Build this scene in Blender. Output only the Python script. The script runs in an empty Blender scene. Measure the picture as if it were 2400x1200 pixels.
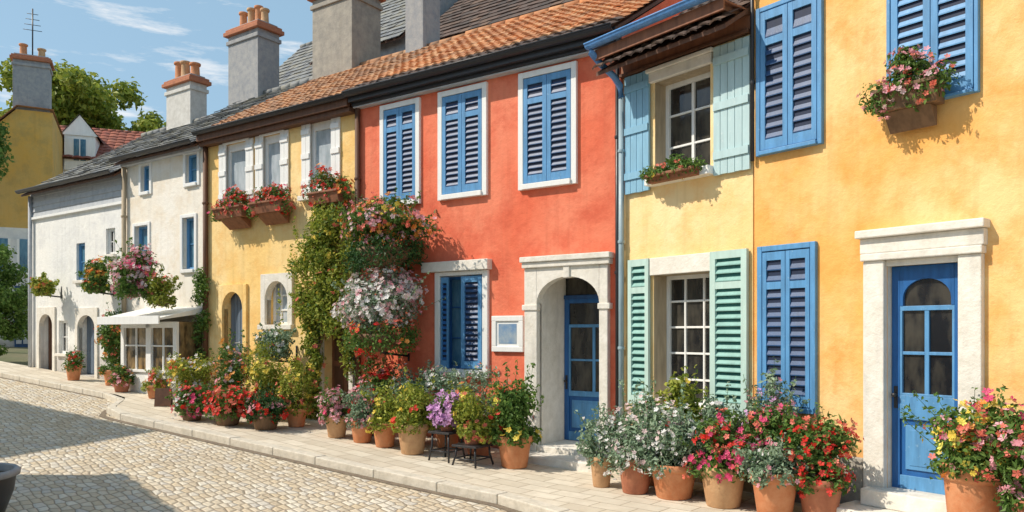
import bpy, math, random
import numpy as np
from mathutils import Matrix, Vector

R=math.radians
sc=bpy.context.scene
COL=sc.collection
ANG=R(17.43); CF=math.cos(ANG); SF=math.sin(ANG)
NEAR=Matrix.Identity(4)
FAR=Matrix.Rotation(ANG,4,'Z')
def gt(t):
    t=max(0.0,min(t,45.0)); return .058*t*t/(t+1.0)
def g(x,y): return gt(-(CF*x+SF*y))
def farp(t,o): return (-CF*t+SF*o, -SF*t-CF*o)

# ------------------------------------------------------------------ materials
def newmat(name):
    m=bpy.data.materials.new(name); m.use_nodes=True
    nt=m.node_tree; b=nt.nodes['Principled BSDF']; return m,nt,b
def N(nt,t,**k):
    n=nt.nodes.new(t)
    for a,v in k.items(): setattr(n,a,v)
    return n
def noise(nt,vec,scale,detail=4,rough=.6):
    n=N(nt,'ShaderNodeTexNoise'); n.inputs['Scale'].default_value=scale
    n.inputs['Detail'].default_value=detail; n.inputs['Roughness'].default_value=rough
    if vec is not None: nt.links.new(vec,n.inputs['Vector'])
    return n.outputs['Fac']
def ramp(nt,fac,a,b):
    r=N(nt,'ShaderNodeMapRange'); r.inputs['From Min'].default_value=a; r.inputs['From Max'].default_value=b
    nt.links.new(fac,r.inputs['Value']); return r.outputs['Result']
def mix(nt,fac,a,b,blend='MIX'):
    m=N(nt,'ShaderNodeMix',data_type='RGBA',blend_type=blend)
    if isinstance(fac,float): m.inputs[0].default_value=fac
    else: nt.links.new(fac,m.inputs[0])
    for i,c in ((6,a),(7,b)):
        if isinstance(c,(tuple,list)): m.inputs[i].default_value=(*c[:3],1)
        else: nt.links.new(c,m.inputs[i])
    return m.outputs[2]
def math_(nt,op,a,b=None):
    m=N(nt,'ShaderNodeMath',operation=op)
    for i,c in ((0,a),(1,b)):
        if c is None: continue
        if isinstance(c,(int,float)): m.inputs[i].default_value=c
        else: nt.links.new(c,m.inputs[i])
    return m.outputs[0]
def pos(nt): return N(nt,'ShaderNodeNewGeometry').outputs['Position']
def mapping(nt,vec,scale=(1,1,1),rot=0):
    m=N(nt,'ShaderNodeMapping'); m.inputs['Scale'].default_value=scale; m.inputs['Rotation'].default_value=(0,0,rot)
    nt.links.new(vec,m.inputs['Vector']); return m.outputs[0]
def bump(nt,b,h,strength=.3,dist=.01):
    n=N(nt,'ShaderNodeBump'); n.inputs['Strength'].default_value=strength; n.inputs['Distance'].default_value=dist
    nt.links.new(h,n.inputs['Height']); nt.links.new(n.outputs[0],b.inputs['Normal'])

def plaster(name,c1,c2,c3=None,zg=0.0,m3=.65):
    m,nt,b=newmat(name); p=pos(nt)
    big=ramp(nt,noise(nt,mapping(nt,p,(1,1,.8)),.75,4,.6),.40,.62)
    col=mix(nt,big,c1,c2)
    med=ramp(nt,noise(nt,p,2.2,5,.68),.46,.68)
    c3=c3 or tuple(x*.72 for x in c1)
    col=mix(nt,math_(nt,'MULTIPLY',med,m3),col,c3)
    st=ramp(nt,noise(nt,mapping(nt,p,(5,5,.35)),1.6,2),.52,.85)
    col=mix(nt,math_(nt,'MULTIPLY',st,.35),col,tuple(x*.6 for x in c1))
    sep=N(nt,'ShaderNodeSeparateXYZ'); nt.links.new(p,sep.inputs[0])
    low=ramp(nt,math_(nt,'SUBTRACT',sep.outputs[2],math_(nt,'MULTIPLY',noise(nt,p,3,3),.9)),zg+.35,zg-.5)
    col=mix(nt,math_(nt,'MULTIPLY',low,.6),col,(.22,.17,.12))
    nt.links.new(col,b.inputs['Base Color']); b.inputs['Roughness'].default_value=.92
    h=noise(nt,p,8,7,.72)
    bump(nt,b,h,.5,.035)
    return m
def paint(name,c,var=.75,rough=.5,bs=30,worn=(.5,.48,.42),wear=.0):
    m,nt,b=newmat(name); p=pos(nt)
    col=mix(nt,ramp(nt,noise(nt,mapping(nt,p,(6,6,1)),2.5,3),.35,.7),c,tuple(x*var for x in c))
    if wear>0:
        w=ramp(nt,noise(nt,p,22,3,.75),.66-.1*wear,.7)
        col=mix(nt,math_(nt,'MULTIPLY',w,wear),col,worn)
    nt.links.new(col,b.inputs['Base Color']); b.inputs['Roughness'].default_value=rough
    bump(nt,b,noise(nt,mapping(nt,p,(6,6,.6)),bs,2),.2,.006)
    return m
def stone(name,c1,c2,scale=6,rough=.85,bm=.4):
    m,nt,b=newmat(name); p=pos(nt)
    col=mix(nt,ramp(nt,noise(nt,p,scale,5,.7),.35,.65),c1,c2)
    col=mix(nt,math_(nt,'MULTIPLY',ramp(nt,noise(nt,mapping(nt,p,(3,3,.5)),2,2),.55,.8),.45),col,tuple(x*.55 for x in c1))
    nt.links.new(col,b.inputs['Base Color']); b.inputs['Roughness'].default_value=rough
    bump(nt,b,noise(nt,p,scale*4,4,.7),bm,.02)
    return m
def island(name,cols,rough=.7,trans=0.0,spot=None,bscale=40,bs=.2):
    """colour varied per loose piece (tile, leaf, blossom)"""
    m,nt,b=newmat(name)
    geo=N(nt,'ShaderNodeNewGeometry'); r=geo.outputs['Random Per Island']
    cr=N(nt,'ShaderNodeValToRGB'); el=cr.color_ramp.elements
    while len(el)<len(cols): el.new(.5)
    for i,c in enumerate(cols):
        el[i].position=i/max(1,len(cols)-1); el[i].color=(*c,1)
    nt.links.new(r,cr.inputs[0]); col=cr.outputs[0]
    if spot:
        f=ramp(nt,noise(nt,geo.outputs['Position'],spot[1],4,.7),.46,.68)
        col=mix(nt,math_(nt,'MULTIPLY',f,.65),col,spot[0])
    nt.links.new(col,b.inputs['Base Color']); b.inputs['Roughness'].default_value=rough
    b.inputs['Specular IOR Level'].default_value=.3
    if bs>0: bump(nt,b,noise(nt,geo.outputs['Position'],bscale,3),bs,.01)
    if trans>0:
        t=N(nt,'ShaderNodeBsdfTranslucent'); nt.links.new(col,t.inputs[0])
        mx=N(nt,'ShaderNodeMixShader'); mx.inputs[0].default_value=trans
        nt.links.new(b.outputs[0],mx.inputs[1]); nt.links.new(t.outputs[0],mx.inputs[2])
        nt.links.new(mx.outputs[0],nt.nodes['Material Output'].inputs[0])
    return m
def glassm(name,c,c2):
    m,nt,b=newmat(name); p=pos(nt)
    col=mix(nt,ramp(nt,noise(nt,mapping(nt,p,(3,3,1.2)),1.8,3),.4,.62),c,c2)
    nt.links.new(col,b.inputs['Base Color']); b.inputs['Roughness'].default_value=.06
    b.inputs['Specular IOR Level'].default_value=.7
    bump(nt,b,noise(nt,p,3,2),.06,.03); return m

M_orange=plaster('orange_plaster',(.89,.45,.12),(.94,.63,.28),(.80,.32,.055),m3=.7)
M_yelN=plaster('cream_yellow_plaster',(.93,.64,.28),(.94,.74,.42),(.89,.50,.16))
M_red=plaster('coral_plaster',(.80,.165,.08),(.86,.25,.14),(.64,.095,.045),.1)
M_yelF=plaster('yellow_plaster',(.92,.62,.23),(.94,.71,.35),(.82,.45,.12),.4)
M_wht2=plaster('cream_plaster',(.86,.80,.70),(.88,.84,.77),(.76,.64,.48),.6)
M_wht1=plaster('white_plaster',(.82,.82,.80),(.87,.86,.82),(.66,.66,.67),.8)
M_ochre=plaster('ochre_plaster',(.66,.38,.08),(.60,.40,.13),(.40,.29,.10),1.2)
M_pale=plaster('pale_plaster',(.66,.69,.72),(.74,.74,.72),(.50,.53,.56),1.2)
M_opp=plaster('beige_plaster',(.62,.52,.38),(.68,.60,.46))
M_stone=stone('limestone_trim',(.84,.80,.73),(.70,.66,.58))
M_plinth=stone('plinth_stone',(.32,.29,.25),(.46,.42,.36))
M_white=paint('white_paint',(.86,.86,.84),.92,.5,wear=.2,worn=(.55,.55,.52))
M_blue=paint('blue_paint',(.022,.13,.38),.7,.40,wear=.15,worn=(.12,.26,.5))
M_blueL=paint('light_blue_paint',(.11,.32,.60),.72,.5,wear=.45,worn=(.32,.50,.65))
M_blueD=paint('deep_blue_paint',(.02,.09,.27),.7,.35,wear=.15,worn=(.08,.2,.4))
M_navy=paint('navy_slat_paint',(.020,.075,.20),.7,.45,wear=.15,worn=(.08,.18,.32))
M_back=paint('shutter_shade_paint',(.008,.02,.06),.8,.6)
M_arch=paint('slate_blue_paint',(.15,.20,.27),.75,.5,wear=.2)
M_green=paint('seafoam_paint',(.52,.70,.64),.85,.55,wear=.45,worn=(.66,.76,.70))
M_greenB=paint('deep_green_shade',(.03,.16,.15),.8,.6)
M_slatG=paint('slat_green_paint',(.27,.50,.45),.8,.55,wear=.3,worn=(.5,.65,.6))
M_grey=paint('grey_blue_paint',(.47,.64,.66),.88,.55,wear=.45,worn=(.66,.72,.72))
M_sky=paint('pale_sky_paint',(.24,.47,.64),.85,.5,wear=.35,worn=(.5,.66,.72))
M_dark=paint('dark_metal',(.028,.028,.032),.8,.4)
M_pipe=paint('zinc_blue_paint',(.12,.32,.68),.7,.4)
M_pipeL=paint('pale_zinc',(.35,.47,.53),.7,.4)
M_brown=paint('brown_wood',(.14,.06,.03),.6,.65,18)
M_brownR=paint('red_brown_wood',(.30,.12,.06),.6,.65,18)
M_beige=paint('beige_timber',(.50,.40,.27),.7,.7,18)
M_box=paint('weathered_wood',(.22,.13,.07),.55,.8,14)
M_glass=glassm('dark_glass',(.010,.011,.014),(.06,.055,.045))
M_glassW=glassm('warm_shop_glass',(.05,.035,.02),(.30,.20,.09))
M_glassC=glassm('curtained_glass',(.50,.55,.60),(.34,.40,.44))
M_glassB=glassm('blue_glass',(.05,.16,.26),(.12,.26,.36))
M_slateB=stone('slate_boards',(.42,.45,.49),(.52,.54,.56),8)
M_brickcap=stone('brick_orange',(.50,.19,.09),(.38,.14,.08),9)
M_chG=stone('chimney_grey',(.27,.28,.30),(.38,.37,.36),7)
M_chS=stone('chimney_stone',(.40,.36,.30),(.27,.25,.22),5)
M_chW=stone('chimney_white',(.66,.64,.60),(.52,.50,.46),7)
M_tile=island('clay_tiles',[(.54,.21,.09),(.64,.28,.12),(.42,.17,.08),(.70,.38,.19),(.56,.24,.11)],.88,0,((.27,.15,.09),3.5))
M_tileB=island('brown_tiles',[(.42,.19,.09),(.54,.27,.13),(.30,.16,.10),(.60,.33,.17)],.88,0,((.22,.17,.13),3))
M_tileD=island('dark_tiles',[(.10,.07,.06),(.15,.10,.08),(.07,.055,.05),(.19,.12,.085)],.85,0,((.08,.075,.07),4))
M_slate=island('slate_tiles',[(.13,.14,.16),(.20,.21,.22),(.24,.24,.23),(.16,.17,.18)],.7,0,((.30,.27,.18),3))
M_tileR=island('red_tiles',[(.34,.10,.07),(.27,.09,.06),(.40,.14,.09)],.88,0,((.2,.10,.08),3))
M_soil=stone('soil',(.04,.028,.018),(.07,.05,.03),30)
M_terra=stone('terracotta',(.56,.20,.08),(.64,.29,.14),7,.8,.25)
M_terraL=stone('pale_terracotta',(.62,.38,.20),(.50,.28,.14),7,.8,.25)
M_terraD=stone('dark_terracotta',(.38,.13,.07),(.48,.19,.10),7,.8,.25)
M_leaf=island('leaf_mid_green',[(.05,.12,.02),(.11,.21,.04),(.17,.28,.06),(.08,.16,.03),(.24,.36,.09)],.55,.3,bs=0)
M_leafY=island('leaf_yellow_green',[(.16,.23,.03),(.32,.38,.05),(.46,.47,.09),(.14,.20,.03)],.55,.35,bs=0)
M_leafG=island('leaf_grey_green',[(.13,.22,.12),(.25,.36,.23),(.38,.48,.34),(.10,.17,.08)],.6,.25,bs=0)
M_leafD=island('leaf_dark_green',[(.02,.06,.015),(.04,.11,.03),(.08,.17,.04)],.5,.25,bs=0)
def fl(name,c): return island(name,[tuple(x*.7 for x in c),c,tuple(min(.88,x*1.15+.06) for x in c)],.6,.25,bs=0)
F=dict(red=fl('petal_red',(.76,.03,.02)),coral=fl('petal_coral',(.84,.19,.13)),pink=fl('petal_pink',(.84,.36,.42)),
 hot=fl('petal_hot_pink',(.78,.08,.22)),white=fl('petal_white',(.84,.81,.79)),yellow=fl('petal_yellow',(.86,.64,.09)),
 orange=fl('petal_orange',(.86,.33,.06)),lilac=fl('petal_lilac',(.68,.38,.68)),blush=fl('petal_blush',(.84,.62,.62)))

# ground materials
def cobble():
    m,nt,b=newmat('cobblestone'); p=pos(nt)
    wob=N(nt,'ShaderNodeVectorMath',operation='ADD')
    mp=mapping(nt,p,(5.8,11.0,1),-R(10)); nt.links.new(mp,wob.inputs[0])
    nz=N(nt,'ShaderNodeTexNoise'); nz.inputs['Scale'].default_value=2.0; nt.links.new(p,nz.inputs['Vector'])
    sb=N(nt,'ShaderNodeVectorMath',operation='SCALE'); sb.inputs['Scale'].default_value=.5
    nt.links.new(nz.outputs['Color'],sb.inputs[0]); nt.links.new(sb.outputs[0],wob.inputs[1])
    v=N(nt,'ShaderNodeTexVoronoi',voronoi_dimensions='2D'); v.inputs['Scale'].default_value=1; v.inputs['Randomness'].default_value=.5
    e=N(nt,'ShaderNodeTexVoronoi',voronoi_dimensions='2D',feature='DISTANCE_TO_EDGE'); e.inputs['Scale'].default_value=1; e.inputs['Randomness'].default_value=.5
    nt.links.new(wob.outputs[0],v.inputs['Vector']); nt.links.new(wob.outputs[0],e.inputs['Vector'])
    sp=N(nt,'ShaderNodeSeparateColor'); nt.links.new(v.outputs['Color'],sp.inputs[0])
    cr=N(nt,'ShaderNodeValToRGB'); el=cr.color_ramp.elements
    for i in range(3): el.new(.5)
    for i,c in enumerate([(.50,.41,.29),(.66,.58,.45),(.58,.47,.32),(.74,.68,.56),(.55,.51,.45)]):
        el[i].position=i/4; el[i].color=(*c,1)
    nt.links.new(sp.outputs[0],cr.inputs[0])
    col=mix(nt,math_(nt,'MULTIPLY',ramp(nt,noise(nt,p,25,3,.7),.4,.75),.35),cr.outputs[0],(.38,.31,.23))
    col=mix(nt,math_(nt,'MULTIPLY',ramp(nt,noise(nt,p,.7,3),.45,.7),.3),col,(.40,.33,.25))
    j=ramp(nt,e.outputs['Distance'],.10,.02)
    col=mix(nt,math_(nt,'MULTIPLY',j,.85),col,(.22,.165,.11))
    nt.links.new(col,b.inputs['Base Color']); b.inputs['Roughness'].default_value=.85
    h=math_(nt,'ADD',ramp(nt,e.outputs['Distance'],0,.25),math_(nt,'MULTIPLY',noise(nt,p,40,3),.25))
    bump(nt,b,h,.6,.022); return m
def slabs():
    m,nt,b=newmat('paving_slabs'); p=pos(nt)
    br=N(nt,'ShaderNodeTexBrick'); br.inputs['Scale'].default_value=1; br.inputs['Brick Width'].default_value=.46
    br.inputs['Row Height'].default_value=.24; br.inputs['Mortar Size'].default_value=.008; br.inputs['Mortar Smooth'].default_value=.4
    br.inputs['Color1'].default_value=(.60,.53,.42,1); br.inputs['Color2'].default_value=(.74,.67,.55,1); br.inputs['Mortar'].default_value=(.34,.27,.19,1)
    nt.links.new(mapping(nt,p,(1,1,1),-R(12)),br.inputs['Vector'])
    col=mix(nt,math_(nt,'MULTIPLY',ramp(nt,noise(nt,p,5,5,.7),.4,.7),.45),br.outputs['Color'],(.46,.39,.29))
    col=mix(nt,math_(nt,'MULTIPLY',ramp(nt,noise(nt,p,1.1,3),.48,.7),.3),col,(.40,.34,.26))
    nt.links.new(col,b.inputs['Base Color']); b.inputs['Roughness'].default_value=.85
    h=math_(nt,'SUBTRACT',math_(nt,'MULTIPLY',noise(nt,p,30,3),.3),br.outputs['Fac'])
    bump(nt,b,h,.5,.012); return m
M_cob=cobble(); M_slab=slabs()
M_kerb=stone('kerb_stone',(.70,.64,.54),(.54,.49,.40),8)
M_earth=stone('earth_grass',(.10,.12,.05),(.16,.14,.08),.6)

# ------------------------------------------------------------------ mesh builder
ORI={}
class MB:
    def __init__(s): s.v=[];s.f=[];s.m=[];s.sm=[];s.mats=[]
    def mi(s,mat):
        if mat not in s.mats: s.mats.append(mat)
        return s.mats.index(mat)
    def poly(s,pts,mat,smooth=False):
        b=len(s.v); s.v+= [tuple(p) for p in pts]; s.f.append(tuple(range(b,b+len(pts)))); s.m.append(s.mi(mat)); s.sm.append(smooth)
    def faces(s,vs,fs,mat,smooth=False):
        b=len(s.v); s.v+=[tuple(p) for p in vs]; k=s.mi(mat)
        for f in fs: s.f.append(tuple(b+i for i in f)); s.m.append(k); s.sm.append(smooth)
    def box(s,x0,x1,y0,y1,z0,z1,mat):
        if x0>x1:x0,x1=x1,x0
        if y0>y1:y0,y1=y1,y0
        vs=[(x0,y0,z0),(x1,y0,z0),(x1,y1,z0),(x0,y1,z0),(x0,y0,z1),(x1,y0,z1),(x1,y1,z1),(x0,y1,z1)]
        s.faces(vs,[(0,3,2,1),(4,5,6,7),(0,1,5,4),(1,2,6,5),(2,3,7,6),(3,0,4,7)],mat)
    def extr(s,prof,x0,x1,mat):
        """prof = (y,z) loop extruded along x"""
        n=len(prof); vs=[(x0,y,z) for y,z in prof]+[(x1,y,z) for y,z in prof]
        fs=[(i,(i+1)%n,n+(i+1)%n,n+i) for i in range(n)]+[tuple(range(n-1,-1,-1)),tuple(range(n,2*n))]
        s.faces(vs,fs,mat)
    def tube(s,pts,r,mat,n=8,r1=None):
        pts=[Vector(p) for p in pts]; rings=[]
        for i,p in enumerate(pts):
            d=(pts[min(i+1,len(pts)-1)]-pts[max(i-1,0)]).normalized()
            a=d.orthogonal().normalized() if abs(d.z)>.95 else d.cross(Vector((0,0,1))).normalized()
            b=d.cross(a); rr=r if r1 is None else r+(r1-r)*i/(len(pts)-1)
            rings.append([p+rr*(math.cos(2*math.pi*k/n)*a+math.sin(2*math.pi*k/n)*b) for k in range(n)])
        vs=[v for ring in rings for v in ring]; fs=[]
        for i in range(len(pts)-1):
            for k in range(n): fs.append((i*n+k,i*n+(k+1)%n,(i+1)*n+(k+1)%n,(i+1)*n+k))
        fs.append(tuple(range(n-1,-1,-1))); fs.append(tuple((len(pts)-1)*n+k for k in range(n)))
        s.faces(vs,fs,mat,True)
    def lathe(s,prof,cx,cy,cz,mat,n=28,sx=1,sy=1):
        vs=[];fs=[]
        for r,z in prof:
            for k in range(n):
                a=2*math.pi*k/n; vs.append((cx+sx*r*math.cos(a),cy+sy*r*math.sin(a),cz+z))
        for i in range(len(prof)-1):
            for k in range(n): fs.append((i*n+k,i*n+(k+1)%n,(i+1)*n+(k+1)%n,(i+1)*n+k))
        s.faces(vs,fs,mat,True)
    def arch(s,x0,x1,z0,z1,ix0,ix1,zs,rise,y0,y1,mat,n=14):
        """slab with arched opening; y0 front, y1 back; jambs go down to z0"""
        s.box(x0,ix0,y0,y1,z0,z1,mat); s.box(ix1,x1,y0,y1,z0,z1,mat)
        cx=(ix0+ix1)/2; w=(ix1-ix0)/2; P=[]
        for k in range(n+1):
            a=math.pi*(1-k/n); P.append((cx+w*math.cos(a),zs+rise*math.sin(a)))
        for k in range(n):
            (xa,za),(xb,zb)=P[k],P[k+1]
            s.poly([(xa,y0,za),(xb,y0,zb),(xb,y0,z1),(xa,y0,z1)],mat)
            s.poly([(xa,y1,za),(xb,y1,zb),(xb,y0,zb),(xa,y0,za)],mat)
        s.poly([(ix0,y0,z1),(ix1,y0,z1),(ix1,y1,z1),(ix0,y1,z1)],mat)
def obj(mb,name,parent=None,M=None,bevel=0,origin=None):
    v=np.array(mb.v,dtype=float)
    c=(v.min(0)+v.max(0))/2 if origin is None else np.array(origin,dtype=float)
    me=bpy.data.meshes.new(name); me.from_pydata((v-c).tolist(),[],mb.f)
    for m in mb.mats: me.materials.append(m)
    me.polygons.foreach_set('material_index',mb.m); me.polygons.foreach_set('use_smooth',mb.sm); me.update()
    o=bpy.data.objects.new(name,me); COL.objects.link(o); ORI[o.name]=c
    if parent is not None: o.parent=parent; o.location=Vector(c-ORI[parent.name])
    elif M is not None: o.matrix_world=M@Matrix.Translation(Vector(c))
    else: o.location=Vector(c)
    if bevel:
        b=o.modifiers.new('edge','BEVEL'); b.width=bevel; b.segments=2; b.limit_method='ANGLE'
    return o
def thing(name,M,origin,label,cat,group=None):
    e=bpy.data.objects.new(name,None); e.empty_display_size=.2; COL.objects.link(e)
    e.matrix_world=M@Matrix.Translation(Vector(origin)); ORI[e.name]=np.array(origin,dtype=float)
    tag(e,label,cat,group); return e
def tag(o,label,cat,group=None):
    o['label']=label; o['category']=cat
    if group: o['group']=group
def structure(o): o['kind']='structure'

# ------------------------------------------------------------------ building helpers
def tiles(mb,x0,x1,ye,ze,yr,zr,tw,tl,amp,mat,rng,dk=0):
    dy,dz=yr-ye,zr-ze; L=math.hypot(dy,dz); uy,uz=dy/L,dz/L; ny,nz=-uz,uy
    if nz<0: ny,nz=-ny,-nz
    rows=max(1,round(L/tl)); tl=L/rows; cols=max(1,round((x1-x0)/tw)); tw=(x1-x0)/cols
    n=4 if amp>0 else 1
    for i in range(rows):
        off=(0 if amp>0 or i%2==0 else .5); mt=M_tileD if i<dk else mat
        for j in range(cols+(1 if off else 0)):
            xa=max(x0,x0+(j-off)*tw)+.004; xb=min(x1,x0+(j+1-off)*tw)-.004
            if xb-xa<.03: continue
            s0=i*tl-.03+rng.uniform(-.012,.012); s1=(i+1)*tl+.02
            h0=.045+rng.uniform(-.008,.012); h1=.016; vs=[]; fs=[]; tlt=rng.uniform(-.006,.006)
            for k in range(n+1):
                x=xa+(xb-xa)*k/n; b=amp*math.sin(math.pi*k/n)+tlt*(k/n-.5)
                for s_,h in ((s0,h0+b-.022),(s0,h0+b),(s1,h1+b)):
                    vs.append((x,ye+uy*s_+ny*h,ze+uz*s_+nz*h))
            for k in range(n):
                a=3*k; fs+=[(a,a+3,a+4,a+1),(a+1,a+4,a+5,a+2)]
            mb.faces(vs,fs,mt)
def wallfront(mb,x0,x1,z0,z1,ops,mat,y=0.0):
    xs=sorted({x0,x1,*[o[0] for o in ops],*[o[1] for o in ops]}); zs=sorted({z0,z1,*[o[2] for o in ops],*[o[3] for o in ops]})
    for i in range(len(xs)-1):
        for k in range(len(zs)-1):
            cx=(xs[i]+xs[i+1])/2; cz=(zs[k]+zs[k+1])/2
            if any(o[0]<cx<o[1] and o[2]<cz<o[3] for o in ops): continue
            mb.poly([(xs[i],y,zs[k]),(xs[i+1],y,zs[k]),(xs[i+1],y,zs[k+1]),(xs[i],y,zs[k+1])],mat)
    for o in ops:
        a,b,c,d,dp=o[:5]; rm=o[5] if len(o)>5 else mat
        mb.poly([(a,y,c),(a,y,d),(a,y+dp,d),(a,y+dp,c)],rm); mb.poly([(b,y,c),(b,y+dp,c),(b,y+dp,d),(b,y,d)],rm)
        mb.poly([(a,y,d),(b,y,d),(b,y+dp,d),(a,y+dp,d)],rm); mb.poly([(a,y,c),(a,y+dp,c),(b,y+dp,c),(b,y,c)],rm)
def house(M,x0,x1,zg,ztop,ops,wmat,label,over=.22,ridge=3.0,rise=1.9,tmat=None,tw=.17,tl=.22,amp=.03,
          seed=1,name='terraced_house',group='terraced houses along the street',dk=0):
    rng=random.Random(seed)
    H=thing(name,M,((x0+x1)/2,ridge,zg),label,'house',group)
    a,b=x0+.004,x1-.004; mb=MB(); zb=zg-.6
    wallfront(mb,a,b,zb,ztop,ops,wmat)
    zr=ztop+rise; Y=2*ridge
    for x in (a,b): mb.poly([(x,0,zb),(x,Y,zb),(x,Y,ztop),(x,ridge,zr),(x,0,ztop)],wmat)
    mb.poly([(a,Y,zb),(b,Y,zb),(b,Y,ztop),(a,Y,ztop)],wmat)
    obj(mb,'wall',H)
    mb=MB(); sl=rise/ridge; ye=-over; ze=ztop-over*sl+.07; zr+=.07
    c0,c1=x0+.006,x1-.006
    mb.extr([(ye,ze),(ridge,zr),(Y+over,ze),(Y+over,ze-.05),(ridge,zr-.06),(ye,ze-.05)],c0,c1,M_brown)
    tm=tmat or M_tile
    tiles(mb,c0,c1,ye-.03,ze+.004,ridge,zr+.004,tw,tl,amp,tm,rng,dk)
    tiles(mb,c0,c1,Y+over+.03,ze+.004,ridge,zr+.004,tw*2,tl*2,amp,tm,rng)
    n=max(1,round((x1-x0)/.33)); w=(c1-c0)/n
    for i in range(n):
        mb.tube([(c0+i*w,ridge,zr+.03),(c0+i*w+w*.97,ridge,zr+.03+rng.uniform(-.006,.006))],.085,tm,8)
    rf=obj(mb,'roof',H)
    return H,rf,ye,ze
def gutter(H,x0,x1,y,z,r,mat,name='gutter',n=10):
    mb=MB(); k=n; prof=[(y+r*math.cos(math.pi+math.pi*i/k),z+r*math.sin(math.pi+math.pi*i/k)) for i in range(k+1)]
    prof+=[(y+.85*r*math.cos(2*math.pi-math.pi*i/k),z+.005+.85*r*math.sin(2*math.pi-math.pi*i/k)) for i in range(k+1)]
    mb.extr(prof,x0,x1,mat)
    mb.tube([(x0,y-r,z),(x1,y-r,z)],.012,mat,6)
    return obj(mb,name,H)
def chimney(rf,x,y,z0,z1,wx,wy,mat,pots,capm=M_brickcap,seed=0):
    rng=random.Random(seed); mb=MB()
    mb.box(x-wx/2,x+wx/2,y-wy/2,y+wy/2,z0,z1,mat)
    mb.box(x-wx/2-.04,x+wx/2+.04,y-wy/2-.04,y+wy/2+.04,z1-.22,z1-.12,mat)
    mb.box(x-wx/2-.09,x+wx/2+.09,y-wy/2-.09,y+wy/2+.09,z1+.0,z1+.10,capm)
    mb.box(x-wx/2-.05,x+wx/2+.05,y-wy/2-.05,y+wy/2+.05,z1+.10,z1+.17,capm)
    mb.box(x-wx/2+.03,x+wx/2-.03,y-wy/2+.03,y+wy/2-.03,z1+.17,z1+.23,M_chG)
    for i in range(pots):
        px=x-wx/2+wx*(i+.5)/pots; h=.46+rng.uniform(-.1,.12); r=min(.13,wx/pots*.34)
        mb.lathe([(r*1.1,0),(r*.95,.05),(r*.85,h-.08),(r*1.15,h-.06),(r*1.15,h),(r*.8,h),(r*.75,h-.25)],px,y+rng.uniform(-.05,.05),z1+.22,M_terra if i%2==0 else M_terraL,14)
    return obj(mb,'chimney',rf,bevel=.012)
def shut(mb,x0,x1,z0,z1,yb,th,mf,ms,md,pitch=.085,mids=(),style='louvre'):
    w=min(.075,.17*(x1-x0))
    if style=='plank':
        n=max(2,round((x1-x0)/.11)); pw=(x1-x0)/n
        for i in range(n): mb.box(x0+i*pw+.004,x0+(i+1)*pw-.004,yb-th+.012,yb,z0+.004*(i%2),z1-.004*(i%3),mf)
        for zz in (z0+.18,(z0+z1)/2,z1-.22): mb.box(x0+.01,x1-.01,yb-th-.008,yb-th+.012,zz,zz+.09,mf)
        return
    mb.box(x0,x0+w,yb-th,yb,z0,z1,mf); mb.box(x1-w,x1,yb-th,yb,z0,z1,mf)
    rails=[(z0,z0+.11)]+[(m-.04,m+.04) for m in mids]+[(z1-.09,z1)]
    for a,b in rails: mb.box(x0+w,x1-w,yb-th+.002,yb,a,b,mf)
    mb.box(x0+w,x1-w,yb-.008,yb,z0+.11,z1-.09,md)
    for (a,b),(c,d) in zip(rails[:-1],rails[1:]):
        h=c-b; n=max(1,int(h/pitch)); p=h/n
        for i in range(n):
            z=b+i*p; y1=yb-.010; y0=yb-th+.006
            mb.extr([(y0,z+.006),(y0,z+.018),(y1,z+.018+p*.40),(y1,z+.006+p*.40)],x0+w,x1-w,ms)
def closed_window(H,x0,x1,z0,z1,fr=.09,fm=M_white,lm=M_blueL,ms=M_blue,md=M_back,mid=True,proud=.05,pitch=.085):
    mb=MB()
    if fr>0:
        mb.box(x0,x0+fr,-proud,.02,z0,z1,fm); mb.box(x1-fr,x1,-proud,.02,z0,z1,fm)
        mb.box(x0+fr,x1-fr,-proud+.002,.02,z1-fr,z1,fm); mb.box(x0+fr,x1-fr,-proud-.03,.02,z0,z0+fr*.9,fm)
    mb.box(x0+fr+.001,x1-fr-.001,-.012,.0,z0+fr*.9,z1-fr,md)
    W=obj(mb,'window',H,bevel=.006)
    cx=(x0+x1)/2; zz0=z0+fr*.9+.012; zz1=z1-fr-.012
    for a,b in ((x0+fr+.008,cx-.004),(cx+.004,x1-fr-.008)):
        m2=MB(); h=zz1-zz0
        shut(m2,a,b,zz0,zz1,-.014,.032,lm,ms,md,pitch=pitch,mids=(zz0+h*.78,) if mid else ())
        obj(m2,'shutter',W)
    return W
def window(H,x0,x1,z0,z1,dp,nx,ny,fm=M_white,gm=M_glass,fw=.05,mw=.025):
    mb=MB(); yb=dp; yf=dp-.06
    mb.poly([(x0-.01,yb-.02,z0-.01),(x1+.01,yb-.02,z0-.01),(x1+.01,yb-.02,z1+.01),(x0-.01,yb-.02,z1+.01)],gm)
    mb.box(x0,x0+fw,yf,yb-.015,z0,z1,fm); mb.box(x1-fw,x1,yf,yb-.015,z0,z1,fm)
    mb.box(x0+fw,x1-fw,yf+.002,yb-.015,z0,z0+fw,fm); mb.box(x0+fw,x1-fw,yf+.002,yb-.015,z1-fw,z1,fm)
    for i in range(1,nx):
        x=x0+(x1-x0)*i/nx; ww=mw*(1.6 if nx%2==0 and i==nx//2 else 1); mb.box(x-ww/2,x+ww/2,yf+.012,yb-.015,z0+fw,z1-fw,fm)
    for i in range(1,ny):
        z=z0+(z1-z0)*i/ny; mb.box(x0+fw,x1-fw,yf+.018,yb-.015,z-mw/2,z+mw/2,fm)
    return obj(mb,'window',H,bevel=.004)
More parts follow.
